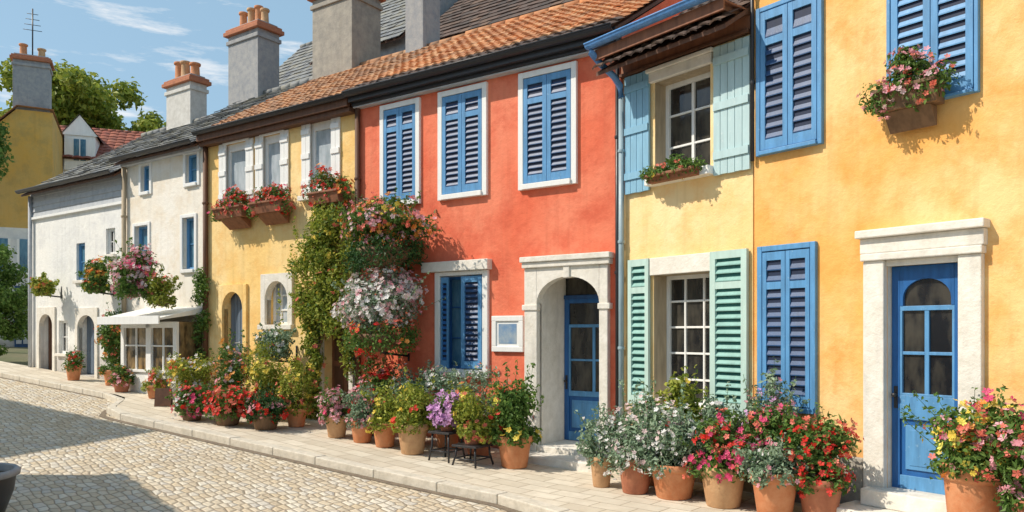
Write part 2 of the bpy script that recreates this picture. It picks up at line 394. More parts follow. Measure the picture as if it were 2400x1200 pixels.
def part(H,name,boxes,mat,bevel=.008):
    mb=MB()
    for b in boxes: mb.box(*b,mat)
    return obj(mb,name,H,bevel=bevel)
def pipe(H,pts,r,mat,name='downpipe',brackets=()):
    mb=MB(); mb.tube(pts,r,mat,10)
    for (x,y,z) in brackets: mb.lathe([(r*1.25,-.02),(r*1.35,0),(r*1.25,.02)],x,y,z,mat,10)
    return obj(mb,name,H)

# ------------------------------------------------------------------ ORANGE HOUSE
ops=[(3.52,4.175,.30,2.46,.20,M_stone)]
H,rf,ye,ze=house(NEAR,2.02,8.6,0,6.7,ops,M_orange,'orange plastered house with blue shutters and a blue panelled door',over=.25,tmat=M_tile,seed=3)
gutter(H,2.03,8.58,ye-.06,ze-.02,.07,M_dark)
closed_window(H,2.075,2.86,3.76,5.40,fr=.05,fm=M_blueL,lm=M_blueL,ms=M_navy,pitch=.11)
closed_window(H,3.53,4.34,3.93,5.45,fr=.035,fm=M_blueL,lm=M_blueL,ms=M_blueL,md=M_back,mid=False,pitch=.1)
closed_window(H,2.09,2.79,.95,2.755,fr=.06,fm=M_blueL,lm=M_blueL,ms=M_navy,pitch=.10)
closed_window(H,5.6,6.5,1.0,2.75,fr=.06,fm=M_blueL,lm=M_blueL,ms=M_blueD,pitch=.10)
part(H,'plinth',[(2.03,3.30,-.05,.0,-.3,.56),(4.39,8.59,-.05,.0,-.3,.60)],M_plinth,.012)
mb=MB(); 
mb.box(3.31,3.515,-.07,.02,.20,2.50,M_stone); mb.box(4.18,4.375,-.07,.02,.20,2.50,M_stone)
mb.box(3.30,3.53,-.085,.02,.0,.26,M_stone); mb.box(4.17,4.385,-.085,.02,.0,.26,M_stone)
mb.box(3.295,4.39,-.10,.02,2.50,2.57,M_stone); mb.box(3.285,4.40,-.085,.02,2.572,2.72,M_stone); mb.box(3.26,4.42,-.14,.02,2.722,2.80,M_stone)
mb.box(3.515,4.18,-.03,.02,2.44,2.50,M_stone)
obj(mb,'door_surround',H,bevel=.01)
def blue_door(H,x0,x1,z0,z1,y,light=M_blueL,dark=M_blueD,body=M_blue,glz=.42,arched=True):
    mb=MB(); w=.075; h=z1-z0
    zl=z0+h*.30; zg0=z0+h*glz; 
    zg1=z1-h*.20
    mb.box(x0,x0+w,y-.045,y,z0,z1,body); mb.box(x1-w,x1,y-.045,y,z0,z1,body)
    mb.box(x0+w,x1-w,y-.043,y,z0,z0+.13,light); mb.box(x0+w,x1-w,y-.043,y,zl+.03,zg0,light)
    mb.box(x0+w,x1-w,y-.02,y,z0+.13,zl+.03,body)
    mb.box(x0+w+.05,x1-w-.05,y-.036,y-.02,z0+.19,zl-.03,light)
    mb.box(x0+w+.09,x1-w-.09,y-.042,y-.036,z0+.23,zl-.07,light)
    mb.poly([(x0+w,y-.012,zg0),(x1-w,y-.012,zg0),(x1-w,y-.012,z1-.05),(x0+w,y-.012,z1-.05)],M_glass)
    mb.box(x0+w,x1-w,y-.040,y-.005,zg1,zg1+.045,light)
    cx=(x0+x1)/2; mb.box(cx-.02,cx+.02,y-.036,y-.005,zg0,zg1,light)
    zm=(zg0+zg1)/2; mb.box(x0+w,cx-.02,y-.034,y-.005,zm-.015,zm+.015,light); mb.box(cx+.02,x1-w,y-.034,y-.005,zm-.015,zm+.015,light)
    for a,b,c,d in ((x0+w,x0+w+.022,zg0,zg1),(x1-w-.022,x1-w,zg0,zg1)): mb.box(a,b,y-.041,y-.006,c,d,light)
    mb.box(x0+w+.022,x1-w-.022,y-.042,y-.006,zg0,zg0+.022,light)
    if arched: mb.arch(x0+w+.001,x1-w-.001,zg1+.045,z1,x0+w+.03,x1-w-.03,zg1+.12,h*.085,y-.044,y-.004,body)
    else: mb.box(x0+w,x1-w,y-.043,y,z1-.06,z1,body)
    D=obj(mb,'door',H,bevel=.004)
    m2=MB(); hx=x0+.04; m2.lathe([(.0,-.022),(.018,-.018),(.024,0),(.018,.018),(0,.022)],hx,y-.085,z0+h*.42,M_dark,12)
    m2.tube([(hx,y-.045,z0+h*.42),(hx,y-.085,z0+h*.42)],.009,M_dark,8); m2.box(hx-.018,hx+.018,y-.052,y-.045,z0+h*.36,z0+h*.46,M_dark)
    obj(m2,'handle',D)
    return D
blue_door(H,3.525,4.17,.30,2.44,.12)
part(H,'doorstep',[(3.36,4.34,-.22,.14,.14,.30),(3.22,4.5,-.52,-.005,-.1,.138)],M_stone,.012)
pipe(H,[(2.035,-.06,6.6),(2.035,-.05,3.72)],.022,M_dark,brackets=[(2.035,-.05,4.6),(2.035,-.055,5.6)])

# ------------------------------------------------------------------ CREAM YELLOW HOUSE
ops=[(.54,1.42,.88,2.53,.30,M_beige),(.56,1.42,3.76,4.98,.26,M_beige)]
H,rf,ye,ze=house(NEAR,.0,2.01,0,5.42,ops,M_yelN,'narrow cream yellow house with seafoam shutters and deep timber eaves',over=.50,rise=2.0,tmat=M_tileD,seed=5)
W=window(H,.54,1.42,.88,2.53,.30,3,5,M_white,M_glass,.05,.026)
part(W,'lintel',[(.50,1.46,-.045,.02,2.53,2.75)],M_stone)
part(W,'sill',[(.50,1.46,-.10,.26,.80,.885)],M_stone)
for a,b in ((.145,.50),(1.46,1.965)):
    m2=MB(); shut(m2,a,b,.88,2.75,-.02,.045,M_green,M_slatG,M_greenB,pitch=.085,mids=(2.35,)); obj(m2,'shutter',W)
W=window(H,.56,1.42,3.76,4.98,.26,2,3,M_white,M_glass,.055,.026)
part(W,'lintel',[(.50,1.47,-.06,.02,4.98,5.10),(.47,1.50,-.09,.02,5.102,5.15)],M_stone)
part(W,'sill',[(.50,1.50,-.14,.22,3.66,3.762)],M_white)
m2=MB(); shut(m2,.075,.50,3.62,5.16,-.02,.045,M_sky,M_sky,M_back,style='plank'); obj(m2,'shutter',W)
m2=MB(); shut(m2,1.50,2.0,3.64,5.14,-.02,.045,M_grey,M_grey,M_back,style='plank'); obj(m2,'shutter',W)
mb=MB(); mb.box(.01,2.0,-.05,.0,5.20,5.42,M_brownR); mb.box(.01,2.0,-.09,.0,5.17,5.21,M_brown); mb.box(.01,2.0,-.12,-.05,5.36,5.43,M_brown)
for i in range(7):
    x=.08+i*.30; mb.box(x,x+.07,-.48,-.12,5.335,5.40,M_brown)
mb.box(.01,2.0,-.53,-.50,5.30,5.44,M_brownR)
mb.box(.012,1.998,-.50,-.0,5.402,5.425,M_brownR)
obj(mb,'eaves',H,bevel=.006)
gutter(H,-.05,2.0,-.60,5.50,.065,M_pipe)
pipe(H,[(0.0,-.61,5.47),(0.0,-.59,5.40),(.01,-.42,5.28),(.03,-.20,5.16),(.04,-.10,5.05),(.04,-.075,4.90)],.045,M_pipe)
pipe(H,[(.04,-.075,4.92),(.04,-.075,.05)],.036,M_pipeL,brackets=[(.04,-.075,4.2),(.04,-.075,3.0),(.04,-.075,1.6)])

# ------------------------------------------------------------------ CORAL HOUSE
Z=gt(2.0)
ops=[(-1.316,-.32,.18,2.62,.75,M_stone),(-3.14,-2.31,1.24,2.68,.22,M_white)]
H,rf,ye,ze=house(FAR,-4.978,-.01,Z,5.86,ops,M_red,'coral red house with blue louvre shutters and arched stone doorway',over=.22,rise=1.85,tmat=M_tile,seed=8,dk=2)
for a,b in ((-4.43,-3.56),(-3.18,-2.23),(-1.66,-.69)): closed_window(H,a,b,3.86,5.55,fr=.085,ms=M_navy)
mb=MB(); mb.box(-4.97,-.02,-.10,0,5.70,5.84,M_dark); mb.box(-4.97,-.02,-.16,0,5.61,5.698,M_dark)
mb.box(-4.97,-.02,-.13,0,5.585,5.608,M_slateB); mb.box(-4.97,-.02,-.24,-.165,5.655,5.76,M_dark); obj(mb,'fascia',H,bevel=.006)
gutter(H,-4.98,-.0,ye-.07,5.80,.075,M_dark)
W=window(H,-3.14,-2.31,1.24,2.68,.22,2,3,M_blue,M_glassB,.05,.02)
part(W,'frame',[(-3.24,-3.14,-.05,.02,1.12,2.74),(-2.31,-2.21,-.05,.02,1.12,2.74),(-3.14,-2.31,-.048,.02,2.68,2.74),(-3.14,-2.31,-.09,.02,1.12,1.24)],M_white)
part(W,'lintel',[(-3.46,-2.16,-.12,.02,2.745,2.90)],M_stone)
m2=MB(); shut(m2,-2.72,-2.33,1.26,2.66,-.004,.035,M_blueL,M_navy,M_back,pitch=.08); obj(m2,'shutter',W)
m2=MB(); shut(m2,-3.12,-2.98,1.26,2.66,-.004,.035,M_blueL,M_blue,M_back,pitch=.08); obj(m2,'shutter',W)
mb=MB(); mb.arch(-1.53,-.19,Z-.4,2.72,-1.316,-.32,2.22,.36,-.08,.06,M_stone,18)
mb.box(-1.55,-.15,-.12,.02,2.722,2.80,M_stone); mb.box(-1.57,-.13,-.15,.02,2.802,2.88,M_stone)
mb.box(-1.56,-1.30,-.10,.0,2.12,2.20,M_stone); mb.box(-.335,-.15,-.10,.0,2.12,2.20,M_stone)
mb.box(-1.56,-1.31,-.11,.0,Z-.3,.30,M_stone); mb.box(-.325,-.15,-.11,.0,Z-.3,.30,M_stone)
mb.box(-.87,-.77,-.105,.0,2.56,2.72,M_stone)
obj(mb,'door_surround',H,bevel=.01)
D=blue_door(H,-1.31,-.325,.20,2.30,.72,arched=False,glz=.34)
part(H,'transom',[(-1.316,-.32,.66,.75,2.30,2.36)],M_blueD); part(H,'transom_glass',[(-1.316,-.32,.72,.745,2.362,2.62)],M_glass)
part(H,'doorstep',[(-1.30,-.335,-.10,.66,.0,.20),(-1.62,-.13,-.55,-.105,-.2,.12)],M_stone,.012)
pipe(H,[(-.055,-.055,5.6),(-.055,-.055,.05)],.03,M_dark,brackets=[(-.055,-.055,4.4),(-.055,-.055,2.6)])
pipe(H,[(-4.93,-.06,5.62),(-4.93,-.06,.3)],.045,M_brown,brackets=[(-4.93,-.06,4.4),(-4.93,-.06,2.6)])

# ------------------------------------------------------------------ FAR YELLOW HOUSE
Z=gt(7)
ops=[(-8.72,-7.90,4.30,5.50,.16),(-7.58,-6.88,4.30,5.50,.16),(-6.26,-5.52,4.30,5.55,.16),(-8.72,-8.08,Z,2.60,.25),(-7.40,-6.76,1.95,2.78,.2),(-5.82,-5.12,Z-.1,2.45,.25)]
H,rf,ye,ze=house(FAR,-9.30,-4.986,Z,5.78,ops,M_yelF,'yellow plastered house with white windows and arched openings',over=.22,rise=1.9,tmat=M_tileB,seed=11,dk=2)
mb=MB(); mb.box(-9.29,-5.0,-.08,0,5.60,5.76,M_brownR); mb.box(-9.29,-5.0,-.18,-.0,5.53,5.598,M_brown); mb.box(-9.29,-5.0,-.24,-.17,5.61,5.74,M_brown); obj(mb,'fascia',H)
gutter(H,-9.3,-4.99,ye-.06,5.78,.06,M_dark)
for (a,b,c,d,_) in [o[:5] for o in ops[:3]]:
    W=window(H,a,b,c,d,.10,1,1,M_white,M_glassC,.14,.04)
    part(W,'sill',[(a-.14,b+.14,-.12,.06,c-.14,c-.05)],M_stone)
    part(W,'frame',[(a,b,-.043,.02,d,d+.04)],M_white)
    for q0,q1 in ((a-.13,a+.10),(b-.10,b+.13)):
        m2=MB(); shut(m2,q0,q1,c-.04,d+.02,-.012,.035,M_white,M_white,M_white,style='plank'); obj(m2,'shutter',W)
a,b,c,d,_=ops[3]; D=MB(); D.box(a,b,.16,.22,c,d,M_arch); 
for i in range(6): D.box(a+.02+i*.103,a+.11+i*.103,.145,.16,c+.02,d-.05,M_arch)
D=obj(D,'door',H); part(D,'handle',[(b-.12,b-.09,.11,.145,c+.95,c+1.08)],M_dark)
mb=MB(); mb.arch(a-.12,b+.12,c-.1,d+.14,a,b,2.27,.33,-.05,.1,M_yelF); obj(mb,'door_surround',H,bevel=.008)
a,b,c,d,_=ops[4]; W=window(H,a,b,c,d,.2,3,3,M_white,M_glassC,.05,.03)
mb=MB(); mb.arch(a-.13,b+.13,c,d+.12,a,b,2.42,.34,-.05,.1,M_stone); mb.box(a-.16,b+.16,-.1,.1,c-.09,c,M_stone); obj(mb,'surround',W,bevel=.008)
a,b,c,d,_=ops[5]; D=MB(); D.box(a,b,.18,.24,c,d,M_brownR)
for i in range(2):
    for (p,q) in ((.15,.95),(1.05,1.75)): D.box(a+.08+i*.32,a+.30+i*.32,.16,.18,c+p,c+q,M_brown)
D=obj(D,'door',H); part(D,'handle',[(b-.1,b-.07,.12,.18,c+.95,c+1.08)],M_dark)
part(H,'door_surround',[(a-.14,a,-.09,.02,c-.2,d),(b,b+.1,-.09,.02,c-.2,d),(a-.17,b+.13,-.12,.02,d,d+.12)],M_stone)
chimney(rf,-6.25,3.1,7.2,9.9,.5,.55,M_chG,2,seed=3); chimney(rf,-8.62,3.15,7.2,9.45,1.3,.9,M_chS,2,capm=M_brickcap,seed=4)
pipe(H,[(-9.25,-.06,5.55),(-9.25,-.06,.6)],.05,M_brown,brackets=[(-9.25,-.06,4.4),(-9.25,-.06,2.6)])

# ------------------------------------------------------------------ CREAM HOUSE
Z=gt(10.8)
ops=[(-11.70,-11.36,4.88,5.46,.12),(-10.01,-9.60,4.88,5.48,.12),(-11.95,-11.42,3.11,4.15,.14),(-10.12,-9.70,3.11,4.18,.14)]
H,rf,ye,ze=house(FAR,-12.36,-9.308,Z,5.66,ops,M_wht2,'cream house with narrow blue windows and low white shopfront',over=.25,rise=2.0,tmat=M_slate,tw=.26,tl=.22,amp=0,seed=14)
gutter(H,-12.36,-9.31,ye-.07,5.64,.065,M_dark)
part(H,'fascia',[(-12.35,-9.32,-.14,0,5.50,5.62)],M_slateB)
for o in ops[:4]:
    a,b,c,d=o[:4]; W=window(H,a,b,c,d,o[4],1,2,M_blueL,M_glassB,.05,.02)
    part(W,'frame',[(a-.08,a,-.03,.02,c-.07,d+.07),(b,b+.08,-.03,.02,c-.07,d+.07),(a,b,-.028,.02,d,d+.07),(a,b,-.06,.02,c-.07,c)],M_white)
# low shopfront with solid base, display windows and shallow awning
mb=MB(); mb.box(-11.45,-9.40,-.60,-.002,Z-.3,Z+.42,M_white); mb.box(-11.49,-9.36,-.64,-.002,Z+.422,Z+.47,M_white)
mb.box(-11.42,-9.43,-.54,-.01,Z+.47,2.02,M_glassW)
for x,hw in ((-11.39,.06),(-10.40,.09),(-9.46,.06)): mb.box(x-hw,x+hw,-.60,-.54,Z+.47,2.02,M_white)
for x0_,x1_ in ((-11.33,-10.49),(-10.31,-9.52)):
    mb.box((x0_+x1_)/2-.02,(x0_+x1_)/2+.02,-.57,-.54,Z+.47,1.90,M_white); mb.box(x0_,x1_,-.575,-.54,1.52,1.55,M_white)
mb.box(-11.33,-9.52,-.60,-.54,1.90,2.02,M_white)
for k in range(3): mb.box(-11.2+k*.68,-10.75+k*.68,-.612,-.60,Z-.05,Z+.32,M_stone)
obj(mb,'shopfront',H,bevel=.004)
mb=MB(); mb.extr([(-.98,2.05),(-.98,2.09),(0,2.33),(0,2.20)],-11.62,-9.33,M_white); mb.box(-11.62,-9.33,-1.01,-.982,1.97,2.13,M_white)
obj(mb,'awning',H,bevel=.004)
chimney(rf,-11.95,3.1,7.2,9.35,1.2,.65,M_chG,4,seed=5)
pipe(H,[(-12.3,-.07,5.5),(-12.3,-.07,.7)],.05,M_beige,brackets=[(-12.3,-.07,4.4),(-12.3,-.07,2.6)])

# ------------------------------------------------------------------ WHITE HOUSE
Z=gt(14.6)
ops=[(-14.57,-14.16,3.06,3.95,.12),(-14.45,-13.65,Z,2.25,.3),(-16.4,-15.7,Z,2.3,.3),(-15.45,-15.0,Z+.5,2.1,.12),(-13.3,-12.8,Z+.5,2.1,.12),(-13.2,-12.8,3.6,4.2,.12)]
H,rf,ye,ze=house(FAR,-16.9,-12.368,Z,5.42,ops,M_wht1,'white plastered end house with slate boards under the eaves',over=.25,rise=2.0,tmat=M_slate,tw=.26,tl=.22,amp=0,seed=16)
gutter(H,-16.9,-12.37,ye-.07,5.40,.065,M_dark)
mb=MB()
for i in range(5): mb.extr([(-.02,4.76+i*.13),(-.045,4.76+i*.13),(-.022,4.89+i*.13),(-.02,4.89+i*.13)],-16.88,-12.39,M_slateB)
mb.box(-16.88,-12.39,-.07,0,4.70,4.757,M_white); obj(mb,'slate_boards',H)
for k in (0,3,4,5):
    a,b,c,d=ops[k][:4]; W=window(H,a,b,c,d,.12,1 if k==0 else 2,2,M_blueL if k==0 else M_white,M_glassB if k==0 else M_glass,.06,.02)
    part(W,'sill',[(a-.06,b+.06,-.07,.06,c-.07,c)],M_stone)
for k in (1,2):
    a,b,c,d=ops[k][:4]; D=MB(); mm=M_arch if k==1 else M_brown; D.box(a,b,.2,.26,c,d,mm)
    for i in range(5): D.box(a+.02+i*(b-a-.04)/5,a+.0+(i+1)*(b-a-.04)/5,.18,.2,c+.03,d-.04,mm)
    D=obj(D,'door',H); part(D,'handle',[(b-.12,b-.09,.14,.18,c+.9,c+1.02)],M_dark)
    mb=MB(); mb.arch(a-.12,b+.12,c-.1,d+.14,a,b,d-.33,.30,-.04,.08,M_stone); obj(mb,'door_surround',H)
chimney(rf,-14.9,3.1,7.0,8.6,1.15,.5,M_chW,3,seed=6)
pipe(H,[(-16.8,-.07,5.3),(-16.8,-.07,.8)],.05,M_slateB)

# ------------------------------------------------------------------ FAR OCHRE HOUSE (rotated, beyond the row)
MO=Matrix.Translation((-25.7,-4.1,0))@Matrix.Rotation(R(78),4,'Z')
H=thing('town_house',MO,(-1,2,1.3),'tall ochre house with grey chimney stack','house')
mb=MB(); zb=.6
prof=[(-3.2,zb),(.68,zb),(.68,9.9),(-.45,9.9),(-3.2,7.0)]
mb.poly([(x,0,z) for x,z in prof[:2]]+[(.68,0,5.6),(-3.2,0,5.6)],M_pale)
mb.poly([(-3.2,0,5.6),(.68,0,5.6),(.68,0,9.9),(-.45,0,9.9),(-3.2,0,7.0)],M_ochre)
mb.poly([(x,6,z) for x,z in reversed(prof)],M_ochre); mb.poly([(.68,0,zb),(.68,6,zb),(.68,6,9.9),(.68,0,9.9)],M_ochre)
mb.poly([(-3.2,0,zb),(-3.2,0,7),(-3.2,6,7),(-3.2,6,zb)],M_ochre); obj(mb,'wall',H)
mb=MB(); mb.poly([(-3.45,-.15,6.85),(-.42,-.15,10.02),(-.42,6.1,10.02),(-3.45,6.1,6.85)],M_tileB); mb.poly([(-.42,-.15,10.02),(.72,-.15,10.0),(.72,6.1,10.0),(-.42,6.1,10.02)],M_tileB)
mb.extr([(-.15,6.7),(-.15,6.85),(6.1,6.85),(6.1,6.7)],-3.5,-3.4,M_brown)
rf=obj(mb,'roof',H)
C=chimney(rf,.0,.5,9.9,11.75,1.15,.8,M_chG,2,seed=9)
m2=MB(); m2.tube([(0,.5,11.9),(0,.5,13.8)],.025,M_dark,6); 
for i,zz in enumerate((13.0,13.2,13.4,13.6)): m2.tube([(-.3+.04*i,.5,zz),(.3-.04*i,.5,zz)],.012,M_dark,5)
obj(m2,'antenna',rf)
for a,b,c,d in ((-1.3,-.7,4.0,5.2),(-2.6,-2.0,4.0,5.2),(-.35,.2,4.0,5.2)):
    mb=MB(); mb.box(a,b,-.02,.0,c,d,M_glassB); mb.box(a-.08,a,-.04,0,c,d,M_white); mb.box(b,b+.08,-.04,0,c,d,M_white); mb.box((a+b)/2-.02,(a+b)/2+.02,-.035,-.02,c,d,M_white); mb.box(a-.08,b+.08,-.06,0,c-.08,c,M_white); obj(mb,'window',H)
mb=MB(); mb.box(-.50,-.02,-.05,.0,1.1,3.5,M_navy); 
for zz in (1.4,2.2,2.9): mb.box(-.45,-.28,-.07,-.05,zz,zz+.5,M_slateB); mb.box(-.23,-.07,-.07,-.05,zz,zz+.5,M_slateB)
D=obj(mb,'door',H); part(D,'handle',[(-.1,-.07,-.11,-.07,2.1,2.2)],M_dark)

MR=Matrix.Translation((-29.5,-1.9,0))@Matrix.Rotation(R(72),4,'Z')
H,rf,ye,ze=house(MR,-1.3,4.2,1.3,9.2,[],M_pale,'pale house with red tiled roof and white dormer',over=.3,ridge=2.6,rise=1.7,tmat=M_tileR,tw=.35,tl=.35,seed=21,name='town_house',group=None)
mb=MB(); mb.box(-.6,.55,-.2,1.2,8.6,10.1,M_white); mb.poly([(-.7,-.25,10.05),(.65,-.25,10.05),(-.02,-.25,10.9)],M_white)
mb.poly([(-.75,-.3,10.03),(-.02,-.3,10.95),(-.02,2,10.95),(-.75,2,10.03)],M_slate); mb.poly([(.7,-.3,10.03),(.7,2,10.03),(-.02,2,10.95),(-.02,-.3,10.95)],M_slate)
mb.box(-.25,.2,-.22,-.2,9.0,9.9,M_glassB); mb.box(-.045,-.005,-.235,-.22,9.0,9.9,M_white); obj(mb,'dormer',rf)
mb=MB(); mb.box(1.2,1.9,-.03,0,6.8,8.0,M_glassB); mb.box(1.1,1.2,-.05,0,6.7,8.1,M_white); mb.box(1.9,2.0,-.05,0,6.7,8.1,M_white); obj(mb,'window',H)

def back_house(x0,x1,y0,zw,rise,wm,tm,label,seed):
    Mb=FAR@Matrix.Translation((0,y0,0))
    H,rf,_,_=house(Mb,x0,x1,.8,zw,[],wm,label,over=.25,ridge=2.6,rise=rise,tmat=tm,tw=.3,tl=.28,amp=0,seed=seed,name='back_house',group='houses behind the street row')
    mb=MB(); cx=(x0+x1)/2; mb.box(cx-.4,cx+.4,-.03,0,zw-1.5,zw-.5,M_glass); mb.box(cx-.48,cx-.4,-.05,0,zw-1.5,zw-.5,M_white); mb.box(cx+.4,cx+.48,-.05,0,zw-1.5,zw-.5,M_white); obj(mb,'window',H)
    return H,rf
back_house(-17.4,-13.6,6.6,9.3,2.7,M_chS,M_slate,'stone house with dark slate roof behind the row',31)
back_house(-13.4,-9.7,6.4,10.0,2.6,M_chG,M_slate,'grey stone house with tall slate roof behind the row',32)
back_house(-9.5,-4.0,6.4,9.6,2.4,M_brownR,M_tileD,'brown brick house with dark roof behind the row',33)
back_house(-21.6,-17.6,6.6,7.6,2.4,M_wht2,M_slate,'low cream house with slate roof behind the row',34)

# opposite side houses (they shade the street)
Zq=gt(16)
Mq=FAR@Matrix.Translation((-18,-8.7,0))@Matrix.Rotation(math.pi,4,'Z')
H,rf,_,_=house(Mq,-5.2,6.0,Zq,8.9,[(-1,0,3.6,4.9,.2),(2,3,3.6,4.9,.2),(-3.6,-2.6,3.6,4.9,.2)],M_opp,'beige house on the shaded side of the street',over=.2,rise=.9,tmat=M_tileB,tw=.4,tl=.4,seed=41,name='town_house',group='houses across the street')
for a in (-1,2,-3.6): window(H,a,a+1,3.6,4.9,.2,2,3)
Mq=Matrix.Translation((-.6,-10.1,0))@Matrix.Rotation(math.pi,4,'Z')
H,rf,_,_=house(Mq,-4.6,4.7,0,5.2,[(-1,0,3.2,4.4,.2),(2,3,3.2,4.4,.2),(-3.6,-2.7,.1,2.2,.2)],M_pale,'low pale house across the street',over=.2,rise=1.5,tmat=M_tileB,tw=.4,tl=.4,seed=42,name='town_house',group='houses across the street')
for a in (-1,2): window(H,a,a+1,3.2,4.4,.2,2,3)
part(H,'door',[(-3.6,-2.7,.14,.19,.1,2.2)],M_blue)

# ------------------------------------------------------------------ GROUND
LN,LF=30.0,46.0
def P(s,o):
    if s<0:
        q=min(1.0,max(0.0,(-s-8.2)/2.2)); q=q*q*(3-2*q); cut=1.15*q   # pavement narrows along the distant houses
        if o<=2.5: o=o*(1-cut/2.36)
        else: o=o-cut*max(0,(6.4-o)/4.0)
    if s>=0: x=.1536*o+s*(LN-.1536*o)/LN; return (x,-o)
    T=-s; t=.1536*o+T*(LF-.1536*o)/LF; return farp(t,o)
def strip(name,o0,o1,zoff,mat,no=4,s0=-LF,s1=LN,step=.5):
    ss=list(np.arange(s0,s1+.01,step)); oo=np.linspace(o0,o1,no+1); vs=[];fs=[]
    for s in ss:
        for o in oo: x,y=P(s,o); vs.append((x,y,g(x,y)+zoff))
    n=no+1
    for i in range(len(ss)-1):
        for k in range(no): fs.append((i*n+k,i*n+k+1,(i+1)*n+k+1,(i+1)*n+k))
    mb=MB(); mb.faces(vs,fs,mat,True); o=obj(mb,name); structure(o); return o
def kerb(o0,o1,ztop,zbot,seed):
    rng=random.Random(seed); mb=MB(); s=-LF+.1
    while s<LN-1:
        L=rng.uniform(.8,1.1)
        if s<0<s+L: L=max(.05,-s) if -s>.05 else L
        a,b=s+.005,s+L-.005
        j=rng.uniform(-.004,.006); vs=[]
        for (ss,oo) in ((a,o0),(b,o0),(b,o1),(a,o1)):
            x,y=P(ss,oo); vs.append((x,y,g(x,y)+zbot)); 
        for (ss,oo) in ((a,o0),(b,o0),(b,o1),(a,o1)):
            x,y=P(ss,oo); vs.append((x,y,g(x,y)+ztop+j))
        mb.faces(vs,[(0,3,2,1),(4,5,6,7),(0,1,5,4),(1,2,6,5),(2,3,7,6),(3,0,4,7)],M_kerb)
        s+=L
    o=obj(mb,'kerb',bevel=.012); structure(o)
strip('pavement',-.02,2.18,.0,M_slab,6)
kerb(2.185,2.36,.008,-.25,1)
strip('road',2.30,6.50,-.10,M_cob,8)
kerb(6.44,6.60,.008,-.25,2)
strip('pavement',6.605,10.3,.0,M_slab,4)
M_drain=stone('drain_stone',(.15,.11,.08),(.24,.19,.13),14)
strip('drain_channel',2.365,2.475,-.094,M_drain,1)
xs=np.unique(np.concatenate([np.linspace(-400,-60,12),np.linspace(-60,40,60),np.linspace(40,400,12)])); 
vs=[];fs=[]
for x in xs:
    for y in xs: vs.append((x,y,g(x,y)-.16))
n=len(xs)
for i in range(n-1):
    for k in range(n-1): fs.append((i*n+k,(i+1)*n+k,(i+1)*n+k+1,i*n+k+1))
mb=MB(); mb.faces(vs,fs,M_earth,True); o=obj(mb,'ground'); structure(o)

# ------------------------------------------------------------------ PLANTS
def leafmesh(mb,clumps,n,size,mat,rs,aspect=.5,up=.35):
    cl=np.array(clumps); w=(cl[:,3]*cl[:,4]*cl[:,5])**.67; w/=w.sum()
    idx=rs.choice(len(cl),n,p=w); c=cl[idx]
    d=rs.normal(size=(n,3)); d/=np.linalg.norm(d,axis=1)[:,None]
    r=rs.random(n)**.42*(1+.12*rs.normal(size=n)); p=c[:,:3]+d*r[:,None]*c[:,3:6]
    nn=d*.7+rs.normal(size=(n,3))*.5+np.array([0,0,up]); nn/=np.linalg.norm(nn,axis=1)[:,None]
    a=np.cross(nn,rs.normal(size=(n,3))); a/=np.linalg.norm(a,axis=1)[:,None]; b=np.cross(nn,a)
    s=size*(.6+.8*rs.random(n))[:,None]; wd=s*aspect
    v0=p-a*s*.5; v1=p+b*wd*.5+nn*s*.12; v2=p+a*s*.5-nn*s*.1; v3=p-b*wd*.5+nn*s*.12
    V=np.stack([v0,v1,v2,v3],1).reshape(-1,3); base=len(mb.v); mb.v+=list(map(tuple,V.tolist()))
    k=mb.mi(mat)
    for i in range(n):
        q=base+4*i; mb.f.append((q,q+1,q+2)); mb.f.append((q,q+2,q+3)); mb.m+= [k,k]; mb.sm+=[False,False]
def blossoms(mb,clumps,n,size,mat,rs,multi=4,face=(0.4,-0.9,.6),spread=.05):
    cl=np.array(clumps); w=(cl[:,3]*cl[:,4]*cl[:,5])**.67; w/=w.sum(); k=mb.mi(mat)
    fv=np.array(face)
    for i in range(n):
        c=cl[rs.choice(len(cl),p=w)]; d=rs.normal(size=3)+fv*.55; d/=np.linalg.norm(d)
        p0=c[:3]+d*c[3:6]*(.92+.2*rs.random())
        for j in range(rs.integers(1,multi+1)):
            p=p0+rs.normal(size=3)*spread*.5; nn=d+rs.normal(size=3)*.35+np.array([0,0,.25]); nn/=np.linalg.norm(nn)
            a=np.cross(nn,rs.normal(size=3)); a/=np.linalg.norm(a); b=np.cross(nn,a); R_=size*(.7+.6*rs.random())
            base=len(mb.v); mb.v.append(tuple(p-nn*R_*.15))
            for q in range(5):
                th=q*2*math.pi/5
                for (dt,rr,h) in ((-.5,.75,.12),(0,1.0,.22),(.5,.75,.12)):
                    mb.v.append(tuple(p+R_*rr*(math.cos(th+dt)*a+math.sin(th+dt)*b)+nn*R_*h))
                mb.f.append((base,base+1+3*q,base+2+3*q,base+3+3*q)); mb.m.append(k); mb.sm.append(False)
def envelope(c,r,rs,n=9):
    out=[(c[0],c[1],c[2]-r[2]*.1,r[0]*.62,r[1]*.62,r[2]*.62)]
    for i in range(n):
        d=rs.normal(size=3); d/=np.linalg.norm(d); q=.45+.25*rs.random(); s=.28+.22*rs.random()
        out.append((c[0]+d[0]*r[0]*q,c[1]+d[1]*r[1]*q,c[2]+d[2]*r[2]*q,r[0]*s,r[1]*s,r[2]*s))
    return out
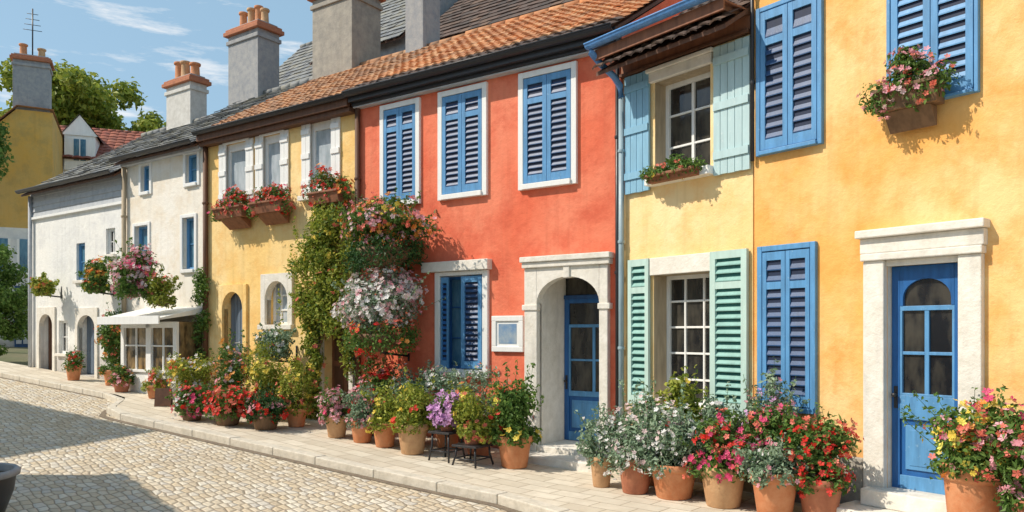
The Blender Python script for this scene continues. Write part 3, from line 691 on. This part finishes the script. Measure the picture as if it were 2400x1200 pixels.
def sprigs(mb,base,c,r,n,size,mat,rs,stem=M_leafD):
    for i in range(n):
        d=rs.normal(size=3); d[2]=abs(d[2])*.9+.1; d/=np.linalg.norm(d)
        tip=np.array(c)+d*np.array(r)*(1.05+.25*rs.random()); b=np.array(base)+rs.normal(size=3)*.03
        mid=(b+tip)/2+rs.normal(size=3)*.03
        mb.tube([b,mid,tip],.005,stem,4,.002)
        leafmesh(mb,[(*(mid+(tip-mid)*f),.035,.035,.035) for f in (.5,.7,.85,1.0)],14,size,mat,rs)
def mkpot(T,x,y,z,r,h,mat):
    mb=MB()
    mb.lathe([(0,0.002),(r*.66,0),(r*.70,.012),(r*.90,h*.78),(r*.91,h*.80),(r*1.0,h*.81),(r*1.03,h*.84),(r*1.03,h*.98),(r*1.0,h),(r*.93,h),(r*.90,h*.9)],x,y,z,mat)
    mb.lathe([(r*.9,h*.9),(r*.5,h*.93),(0.001,h*.94)],x,y,z,M_soil)
    return obj(mb,'pot',T)
seedc=[100]
def potted(x,y,r,h,pm,env,leaf,fls,label,nl=1300,ls=.062,z=None,lift=0,group='potted flowers along the pavement',bs=.034,multi=4,nspr=10):
    seedc[0]+=1; rs=np.random.default_rng(seedc[0])
    z=g(x,y)+.002 if z is None else z
    env=(env[0]*1.2,env[1]*1.15,env[2]*1.18)
    T=thing('potted_plant',NEAR,(x,y,z),label,'potted plant',group); mkpot(T,x,y,z,r,h,pm)
    c=(x,y,z+h+env[2]*.50+lift); e=envelope(c,env,rs,11)
    for i in range(8):
        a=i*math.pi/4+rs.random(); e.append((x+math.cos(a)*r*1.05,y+math.sin(a)*r*1.05,z+h-.01,r*.45,r*.45,.12))
    mb=MB(); leafmesh(mb,e,int(nl*1.35),ls,leaf,rs); sprigs(mb,(x,y,z+h*.9),c,env,nspr,ls*.9,leaf,rs); obj(mb,'foliage',T)
    if fls:
        mb=MB()
        for (k,n) in fls: blossoms(mb,e,int(n*1.5),bs,F[k],rs,multi)
        obj(mb,'flowers',T)
    return T
potted(.70,-1.09,.14,.36,M_terraL,(.30,.27,.30),M_leafG,[('white',14)],'small pale pot with grey green herb',1300,.05)
potted(1.18,-1.03,.205,.40,M_terraD,(.38,.34,.44),M_leafG,[('white',70),('blush',25)],'dark terracotta pot with white flowered bush',2100,.055,bs=.026,multi=3)
potted(1.61,-.88,.27,.38,M_terra,(.40,.34,.44),M_leafG,[('white',60),('red',5),('blush',20)],'wide terracotta pot with white flowered bush',2400,.055,bs=.026,multi=3)
potted(2.20,-.80,.245,.42,M_terraL,(.38,.32,.32),M_leaf,[('hot',50),('red',26),('coral',22)],'pale terracotta pot full of hot pink flowers',1700,.06,multi=5,bs=.03)
potted(2.78,-.76,.235,.44,M_terra,(.33,.28,.20),M_leafG,[('pink',14),('white',14)],'terracotta pot with low silvery plant',1600,.055,bs=.024)
potted(.98,-.50,.2,.40,M_terra,(.30,.24,.36),M_leaf,[('white',16),('pink',10)],'bushy green plant in terracotta pot below green shutter',1500,.065,lift=.0)
potted(1.30,-.42,.2,.40,M_terraD,(.30,.24,.46),M_leafY,[('yellow',8),('blush',10)],'tall yellow green plant in terracotta pot',1800,.07,lift=.15)
potted(1.85,-.38,.2,.40,M_terra,(.33,.22,.36),M_leafG,[('hot',18),('white',22)],'bushy plant with small pink and white flowers in terracotta pot',1700,.06,lift=.12)
potted(2.45,-.36,.2,.42,M_terra,(.28,.22,.48),M_leafG,[('pink',26),('lilac',12)],'tall grey green plant with pink flowers in terracotta pot',2100,.055,bs=.024,lift=.2)
potted(2.62,-.50,.2,.42,M_terraD,(.36,.24,.30),M_leaf,[('hot',46),('coral',30)],'terracotta pot with hot pink and coral geraniums',1700,.06,multi=5,lift=.12,bs=.03)
potted(3.12,-.52,.22,.40,M_terraD,(.38,.28,.34),M_leaf,[('red',56),('coral',30)],'terracotta pot with bright red geraniums beside the doorway',1800,.06,multi=5,lift=.10,bs=.03)
potted(4.43,-.40,.235,.70,M_terra,(.42,.34,.36),M_leaf,[('yellow',36),('coral',28),('pink',30),('hot',8),('orange',12)],'tall terracotta pot with yellow and pink flowers by the blue door',2800,.055,multi=4)
potted(4.98,-.50,.22,.50,M_terraD,(.36,.34,.38),M_leaf,[('pink',40),('coral',24)],'dark pot with pink flowers against the orange wall',2200,.06,lift=.15)
def fp(t,o,*a,**k): x,y=farp(t,o); return potted(x,y,*a,**k)
fp(4.30,1.10,.185,.34,M_terraL,(.32,.28,.28),M_leaf,[('pink',44),('blush',24),('hot',10)],'terracotta pot with pale pink geraniums',1500,.05)
fp(3.75,1.10,.185,.34,M_terra,(.30,.28,.30),M_leafG,[('pink',26),('red',6)],'terracotta pot with pink flowers and grey leaves',1500,.05)
fp(3.27,1.12,.185,.35,M_terra,(.30,.26,.30),M_leafY,[('yellow',8)],'terracotta pot with yellow green leaves',1500,.055)
fp(2.66,1.20,.225,.42,M_terraL,(.44,.36,.36),M_leafY,[('yellow',12),('red',3)],'pale terracotta pot with wide leafy green bush',2500,.06,lift=.04)
fp(3.2,.55,.2,.36,M_terraD,(.42,.3,.38),M_leafG,[('white',16)],'leafy plant in terracotta pot beneath the window',1700,.06,lift=.12)
fp(4.1,.50,.2,.36,M_terraD,(.42,.28,.44),M_leaf,[('red',44),('pink',34)],'red and pink flowers in pot against the coral wall',1700,.055,lift=.22)
fp(2.6,.50,.2,.36,M_terra,(.36,.26,.40),M_leafG,[('white',14),('pink',12)],'grey green plant in pot beneath the window',1500,.055,lift=.18)
fp(1.95,.60,.22,.40,M_terraD,(.46,.30,.40),M_leafG,[('coral',20),('blush',16)],'grey green plant in pot under the shuttered window',2000,.055,lift=.14)
fp(1.12,.92,.24,.42,M_terra,(.30,.28,.46),M_leaf,[('red',5),('yellow',8)],'large terracotta pot with tall green shrub by the doorway',2200,.07,lift=.1)
fp(7.75,1.35,.21,.34,M_terra,(.50,.40,.40),M_leafY,[('red',20),('white',34),('yellow',20)],'terracotta pot with mixed yellow and white flowers',2300,.055)
fp(7.05,1.0,.2,.36,M_terraD,(.42,.36,.50),M_leaf,[('orange',34),('pink',26),('white',26)],'pot with tall mixed orange and pink flowers',2000,.055,lift=.20)
fp(6.25,.85,.2,.36,M_terra,(.42,.34,.48),M_leafY,[('yellow',44),('coral',18)],'pot with yellow flowering bush',2000,.055,lift=.16)
fp(6.25,1.65,.24,.22,M_box,(.50,.36,.26),M_leaf,[('red',64),('coral',34)],'low brown tub full of red flowers',1900,.055,multi=5)
fp(5.55,1.45,.24,.24,M_box,(.40,.32,.24),M_leafD,[('red',34),('pink',20)],'low brown tub with red and pink flowers',1700,.055,multi=4)
fp(7.0,1.80,.2,.22,M_box,(.40,.32,.22),M_leaf,[('hot',30),('red',24),('white',16)],'low tub with pink and white mixed flowers',1500,.055,multi=4)
fp(5.45,.92,.18,.30,M_terra,(.30,.26,.46),M_leafY,[('yellow',24),('coral',14)],'terracotta pot with tall yellow green plant',1500,.055,lift=.12)
fp(9.75,.82,.18,.26,M_terra,(.26,.16,.22),M_leafY,[('white',20),('coral',16)],'small pot of coral flowers against the shopfront',800,.06,nspr=3)
fp(11.0,.82,.18,.26,M_terraD,(.26,.16,.20),M_leaf,[('pink',24),('orange',12)],'small pot of pink and orange flowers by the shopfront',800,.06,nspr=3)
fp(13.45,.6,.17,.34,M_terra,(.22,.2,.22),M_leaf,[('red',12)],'small terracotta pot by the white house',600,.06,nspr=4)
fp(12.15,.40,.2,.34,M_terra,(.36,.26,.62),M_leaf,[('orange',30),('coral',16)],'tall green shrub in pot at the wall',1700,.07,nspr=4,lift=.3)

def stand(t,o,w,h,label):
    x,y=farp(t,o); z=g(x,y)+.002
    T=thing('plant_stand',Matrix.Translation((x,y,z))@FAR,(0,0,0),label,'plant stand','iron plant stands')
    mb=MB(); mb.box(-w/2,w/2,-w/2,w/2,h-.03,h,M_dark); obj(mb,'top',T,bevel=.005)
    for a in (-1,1):
        for b in (-1,1):
            m2=MB(); m2.tube([(a*w*.38,b*w*.38,h-.03),(a*w*.40,b*w*.40,h*.5),(a*w*.48,b*w*.48,0)],.014,M_dark,6); obj(m2,'leg',T)
    m2=MB(); 
    for a in (-1,1): m2.tube([(a*w*.42,-w*.42,h*.35),(a*w*.42,w*.42,h*.35)],.01,M_dark,6); m2.tube([(-w*.42,a*w*.42,h*.35),(w*.42,a*w*.42,h*.35)],.01,M_dark,6)
    obj(m2,'rail',T)
    return x,y,z+h
x,y,z=stand(2.02,1.22,.36,.40,'square dark iron stand holding a hydrangea pot')
potted(x,y,.12,.16,M_terraD,(.24,.20,.22),M_leaf,[('lilac',80)],'small pot with round lilac hydrangea on iron stand',800,.06,z=z,bs=.04,multi=6,nspr=3)
x,y,z=stand(1.58,1.22,.40,.28,'low dark iron stand holding a leafy pot')
potted(x,y,.15,.20,M_terraD,(.34,.26,.38),M_leafY,[('yellow',16),('coral',14)],'pot with yellow green leaves on iron stand',1700,.06,z=z)
x,y=farp(8.75,1.25); z=g(x,y)+.002
T=thing('sandwich_board',Matrix.Translation((x,y,z))@FAR@Matrix.Rotation(.9,4,'Z'),(0,0,0),'small brown wooden sandwich board by the shopfront','sandwich board')
for s_ in (-1,1):
    mb=MB(); mb.faces([(-.14,s_*.16,0),(.14,s_*.16,0),(.14,s_*.02,.32),(-.14,s_*.02,.32),(-.14,s_*.14,0),(.14,s_*.14,0),(.14,0.0,.32),(-.14,0.0,.32)],[(0,1,2,3),(7,6,5,4),(0,4,5,1),(3,2,6,7),(1,5,6,2),(0,3,7,4)],M_brown); obj(mb,'board',T)

# dark round tub on the far-side pavement
tx_,ty_=-1.33,-7.12; zt=g(tx_,ty_)
T=thing('planter_tub',NEAR,(tx_,ty_,zt),'large dark round planter tub with pale rim on the pavement','planter')
mb=MB(); mb.lathe([(0,0.003),(.34,0),(.41,.2),(.43,.34)],tx_,ty_,zt,M_dark,36); obj(mb,'tub',T)
mb=MB(); mb.lathe([(.43,.34),(.46,.35),(.465,.39),(.44,.41),(.41,.40),(.40,.32)],tx_,ty_,zt,M_chG,36); obj(mb,'rim',T)
mb=MB(); mb.lathe([(.405,.34),(.2,.36),(.001,.36)],tx_,ty_,zt,M_soil,36); obj(mb,'soil',T)

def wbox(M,x,z,w,label,leaf,fls,dp=.26,h=.2,env=(1.0,.2,.2),nl=1200,wedge=True,trail=.0,lift=0,ls=.055,bm=M_box,bs=.034):
    seedc[0]+=1; rs=np.random.default_rng(seedc[0])
    T=thing('window_box',M,(x,-dp/2,z),label,'window box','flower boxes under windows')
    mb=MB(); mb.extr([(-.06,z),(-dp+.03,z),(-dp-.03,z+h),(-.06,z+h)],x-w/2,x+w/2,bm)
    mb.box(x-w/2-.01,x+w/2+.01,-dp-.045,-.05,z+h-.03,z+h+.005,bm)
    if wedge: mb.extr([(-.055,z-.18),(-.07,z-.18),(-dp+.06,z-.002),(-.055,z-.002)],x-w*.38,x+w*.38,bm)
    obj(mb,'planter',T,bevel=.006)
    c=(x,-dp/2-.03,z+h+env[2]*.4+lift); e=envelope(c,(w*.52*env[0],env[1],env[2]),rs,12)
    for i in range(7): e.append((x+(i/6-.5)*w*env[0],-dp/2-.05-.05*rs.random(),z+h+.02-trail*rs.random(),.12,.13,.10+trail*.5))
    mb=MB(); leafmesh(mb,e,nl,ls,leaf,rs); obj(mb,'foliage',T)
    mb=MB()
    for k,n in fls: blossoms(mb,e,n,bs,F[k],rs,5)
    obj(mb,'flowers',T)
wbox(NEAR,3.79,3.88,.56,'weathered wooden box with pink flowers under blue shutters',M_leaf,[('pink',50),('coral',22),('blush',14)],env=(1.1,.2,.28),nl=2400,trail=.12,ls=.05,bs=.026)
wbox(NEAR,1.0,3.66,.74,'terracotta coloured trough of green plants on white sill',M_leaf,[('yellow',8),('coral',5)],dp=.24,h=.09,env=(1.0,.14,.16),nl=1800,wedge=False,ls=.05,bm=M_brownR,bs=.022)
for xx in (-8.12,-7.0): wbox(FAR,xx,3.98,.85,'flower box overflowing with red geraniums on yellow wall',M_leaf,[('red',56),('coral',40),('hot',14)],dp=.36,env=(1.15,.26,.28),trail=.14,bm=M_brownR,nl=1700)
wbox(FAR,-5.45,4.0,.72,'flower box of red and orange flowers near the corner',M_leaf,[('red',36),('orange',20),('coral',26)],dp=.36,env=(1.25,.26,.32),trail=.2,bm=M_brownR,nl=1600)

def basket(M,x,y,z,env,leaf,fls,label,nl=2500,ls=.06,bs=.036,bowl=.3,multi=4,clumps=12,arm=True,drop=.45,skirt=None,low=None):
    seedc[0]+=1; rs=np.random.default_rng(seedc[0])
    T=thing('hanging_basket',M,(x,y,z),label,'hanging basket','hanging flower baskets')
    mb=MB(); zb=z-env[2]*drop; mb.lathe([(.02,-bowl*.7),(bowl*.5,-bowl*.6),(bowl*.85,-bowl*.3),(bowl,0),(bowl*.95,.0),(.02,-.03)],x,y,zb,M_box,20); obj(mb,'basket',T)
    if arm:
        mb=MB(); mb.tube([(x,0,zb-bowl*.9),(x,y*.6,zb-bowl*.8),(x,y,zb-bowl*.72)],.02,M_dark,6); mb.tube([(x,-.005,zb+.1),(x,-.005,zb-bowl*1.1)],.018,M_dark,6); obj(mb,'bracket',T)
    e=envelope((x,y,z),env,rs,clumps); e2=[]
    for i in range(12):
        a=i*.52; e2.append((x+math.cos(a)*bowl*1.15,y+math.sin(a)*bowl*1.0,zb-bowl*.35*rs.random(),bowl*.5,bowl*.42,bowl*.62))
    mb=MB(); leafmesh(mb,e,nl,ls,leaf,rs); leafmesh(mb,e2,nl//3,ls,skirt or leaf,rs); sprigs(mb,(x,y,zb),(x,y,z),env,12,ls,leaf,rs); obj(mb,'foliage',T)
    mb=MB()
    for k,n in fls: blossoms(mb,e,n,bs,F[k],rs,multi)
    for k,n in (low or []): blossoms(mb,e2,n,bs,F[k],rs,multi)
    obj(mb,'flowers',T)
basket(FAR,-3.82,-.55,3.52,(1.06,.50,.44),M_leaf,[('pink',110),('coral',80),('orange',80),('blush',50),('yellow',16)],'huge basket of pink and orange flowers on coral wall',6500,.06,bowl=.44,clumps=18,drop=.95,skirt=M_leafD)
basket(FAR,-3.82,-.62,2.28,(.92,.50,.62),M_leafG,[('white',330),('blush',220),('pink',90)],'hanging basket of white and blush flowers below another basket',6500,.055,bs=.036,bowl=.40,multi=4,clumps=20,drop=.80,skirt=M_leaf,low=[('red',24),('coral',40),('orange',10)])
basket(FAR,-10.3,-.95,2.95,(.60,.4,.62),M_leaf,[('pink',160),('hot',60),('blush',110)],'mass of pink climbing roses above the shopfront',2600,.07,bowl=.25,arm=False)
basket(FAR,-9.75,-.7,2.65,(.36,.3,.42),M_leafY,[('coral',20)],'yellow green hanging foliage above the shopfront',1300,.07,bowl=.2,arm=False)
basket(FAR,-12.85,-.4,3.05,(.50,.3,.40),M_leaf,[('orange',40),('yellow',26),('red',20)],'hanging basket of orange flowers on white wall',1700,.08,bowl=.22)
basket(FAR,-15.3,-.4,2.95,(.42,.26,.24),M_leafY,[('coral',20),('orange',12)],'small hanging basket of coral flowers on white wall',900,.09,bowl=.18)
basket(FAR,-6.55,-.5,1.62,(.44,.3,.34),M_leafG,[('white',34),('yellow',8)],'grey green basket below arched window',1900,.06,bowl=.22)

# climbing vine at corner
rs=np.random.default_rng(7); e=[]
for i in range(70):
    f=rs.random(); zz=1.9+f*1.95; 
    cx=-5.42+.40*rs.normal()*(1.1-.35*f)
    cx=min(-4.55,max(-6.1,cx))
    e.append((cx,-.20-.20*rs.random(),zz,.16+.12*rs.random(),.14,.18+.1*rs.random()))
for i in range(34): e.append((-5.90+.07*rs.normal(),-.18,.35+i*.06,.16,.13,.13))
for i in range(10): e.append((-5.02+.06*rs.normal(),-.18,1.2+i*.08,.12,.10,.12))
T=thing('climbing_plant',FAR,(-5.6,-.2,gt(5.6)),'yellow green climbing vine over the doorway between two houses','climbing plant')
mb=MB(); leafmesh(mb,e,11000,.075,M_leafY,rs,up=.2); leafmesh(mb,e,1500,.07,M_leaf,rs,up=.2)
for i in range(40):
    x=-5.45+.45*rs.normal(); z0_=2.2+1.6*rs.random(); L=.3+.5*rs.random()
    e2=[(x+.05*k,-.32-.02*k,z0_-L*k/4,.06,.05,.08) for k in range(5)]; leafmesh(mb,e2,34,.07,M_leafY,rs,up=.2)
obj(mb,'foliage',T)
mb=MB(); blossoms(mb,e,70,.035,F['yellow'],rs,3); blossoms(mb,e,24,.035,F['coral'],rs,3); obj(mb,'flowers',T)
mb=MB()
for k in range(3): mb.tube([(-5.88+.04*k,-.1,.2),(-5.85-.04*k,-.13,1.2),(-5.7+.1*k,-.12,2.3),(-5.3-.2*k,-.13,3.4)],.022,M_box,6,.008)
obj(mb,'stem',T)
for (tx,z0,z1,w) in ((9.3,.9,3.0,.16),(12.45,.9,2.2,.26)):
    T=thing('climbing_plant',FAR,(-tx,-.15,gt(tx)),'thin green creeper growing up a downpipe','climbing plant')
    e=[(-tx+w*.5*rs.normal(),-.16,z0+(z1-z0)*rs.random(),w,.12,.2) for i in range(16)]
    mb=MB(); leafmesh(mb,e,1400,.07,M_leaf,rs); obj(mb,'foliage',T)
    mb=MB(); mb.tube([(-tx,-.1,gt(tx)),(-tx+.05,-.1,(z0+z1)/2),(-tx,-.1,z1)],.02,M_box,6,.008); obj(mb,'stem',T)

# framed sign on coral wall
T=thing('wall_sign',FAR,(-1.84,-.03,1.8),'white framed notice with blue grey picture on coral wall','sign')
part(T,'frame',[(-2.14,-1.58,-.045,-.004,1.52,1.60),(-2.14,-1.58,-.045,-.004,1.97,2.05),(-2.14,-2.06,-.043,-.004,1.60,1.97),(-1.66,-1.58,-.043,-.004,1.60,1.97)],M_white)
M_pic=stone('blue_grey_picture',(.16,.28,.46),(.40,.46,.48),5,.4,.05)
mb=MB(); mb.box(-2.06,-1.66,-.024,-.004,1.60,1.97,M_white); mb.box(-2.02,-1.70,-.028,-.024,1.64,1.93,M_pic); obj(mb,'panel',T)

# ------------------------------------------------------------------ TREES
def tree(x,y,z,h,cz,rad,leaf,label,nl,ls,seed,n=34,vr=1.0,cs=1.0):
    rs=np.random.default_rng(seed); T=thing('tree',NEAR,(x,y,z),label,'tree')
    mb=MB(); mb.tube([(x,y,z-.3),(x+.1,y,z+h*.3),(x-.05,y+.1,z+h*.6),(x,y,z+h*.85)],rad*.11,M_box,10,rad*.03)
    e=[]
    for i in range(n):
        d=rs.normal(size=3); d/=np.linalg.norm(d); q=(.25+.7*rs.random())
        c=(x+d[0]*rad*q,y+d[1]*rad*q,cz+d[2]*rad*q*vr); s=rad*cs*(.18+.16*rs.random()); e.append((*c,s,s,s*.75))
        if i%3==0: mb.tube([(x,y,z+h*(.35+.3*rs.random())),((x+c[0])/2,(y+c[1])/2,(z+h*.5+c[2])/2+.1),c],rad*.035,M_box,6,rad*.01)
    obj(mb,'trunk',T); mb=MB(); leafmesh(mb,e,nl,ls,leaf,rs,.6); obj(mb,'crown',T)
tree(-43.7,-.3,2.2,12.5,14.0,3.9,M_leafY,'broad light green tree above the rooftops',15000,.34,61,44)
tree(-43.0,3.6,2.2,10,12.0,3.2,M_leafY,'green tree behind the red roof',10000,.32,62,40)
tree(-46,-5.4,2.2,12,12.2,3.4,M_leafY,'light green tree beyond the ochre house',7000,.34,63)
tree(-19.3,-5.75,1.0,2.8,2.75,.95,M_leaf,'small leafy tree in front of the pale house',12000,.10,64,60,vr=2.0,cs=1.35)
tree(-23.6,-5.95,1.2,6.4,8.1,1.3,M_leaf,'slender green tree beside the ochre house',9000,.15,65,50,vr=1.2,cs=1.3)

# ------------------------------------------------------------------ WORLD, SUN, CAMERA
w=bpy.data.worlds.new("World"); sc.world=w; w.use_nodes=True; nt=w.node_tree; bg=nt.nodes['Background']
EL=R(46); hx,hy=.463,.886
sky=N(nt,'ShaderNodeTexSky'); sky.sky_type='NISHITA'; sky.sun_disc=False; sky.sun_elevation=EL; sky.sun_rotation=math.atan2(-hx,-hy)
sky.air_density=1.0; sky.dust_density=1.2; sky.ozone_density=.8
tc=N(nt,'ShaderNodeTexCoord'); 
base=mix(nt,.5,sky.outputs[0],(3.9,6.3,8.0))
mp=mapping(nt,tc.outputs['Generated'],(2.2,2.2,13))
cf=ramp(nt,noise(nt,mp,2.3,8,.62),.55,.68)
col=mix(nt,math_(nt,'MULTIPLY',cf,.9),base,(8.0,8.1,8.2))
nt.links.new(col,bg.inputs[0]); bg.inputs[1].default_value=.12
ld=bpy.data.lights.new('sun','SUN'); ld.energy=4.6; ld.angle=R(.5); ld.color=(1,.90,.76)
lo=bpy.data.objects.new('sun',ld); COL.objects.link(lo)
lo.rotation_euler=Vector((hx*math.cos(EL),hy*math.cos(EL),-math.sin(EL))).to_track_quat('-Z','Y').to_euler(); lo.location=(-5,-20,30)
cd=bpy.data.cameras.new('camera'); cd.lens=27; cd.sensor_width=36; cd.shift_y=.075; cd.clip_end=2000; cd.clip_start=.05
co=bpy.data.objects.new('camera',cd); COL.objects.link(co); co.location=(7.16,-7.44,1.8); co.rotation_euler=(R(90),0,R(52.13)); sc.camera=co
sc.view_settings.view_transform='Standard'; sc.view_settings.look='None'; sc.view_settings.exposure=0
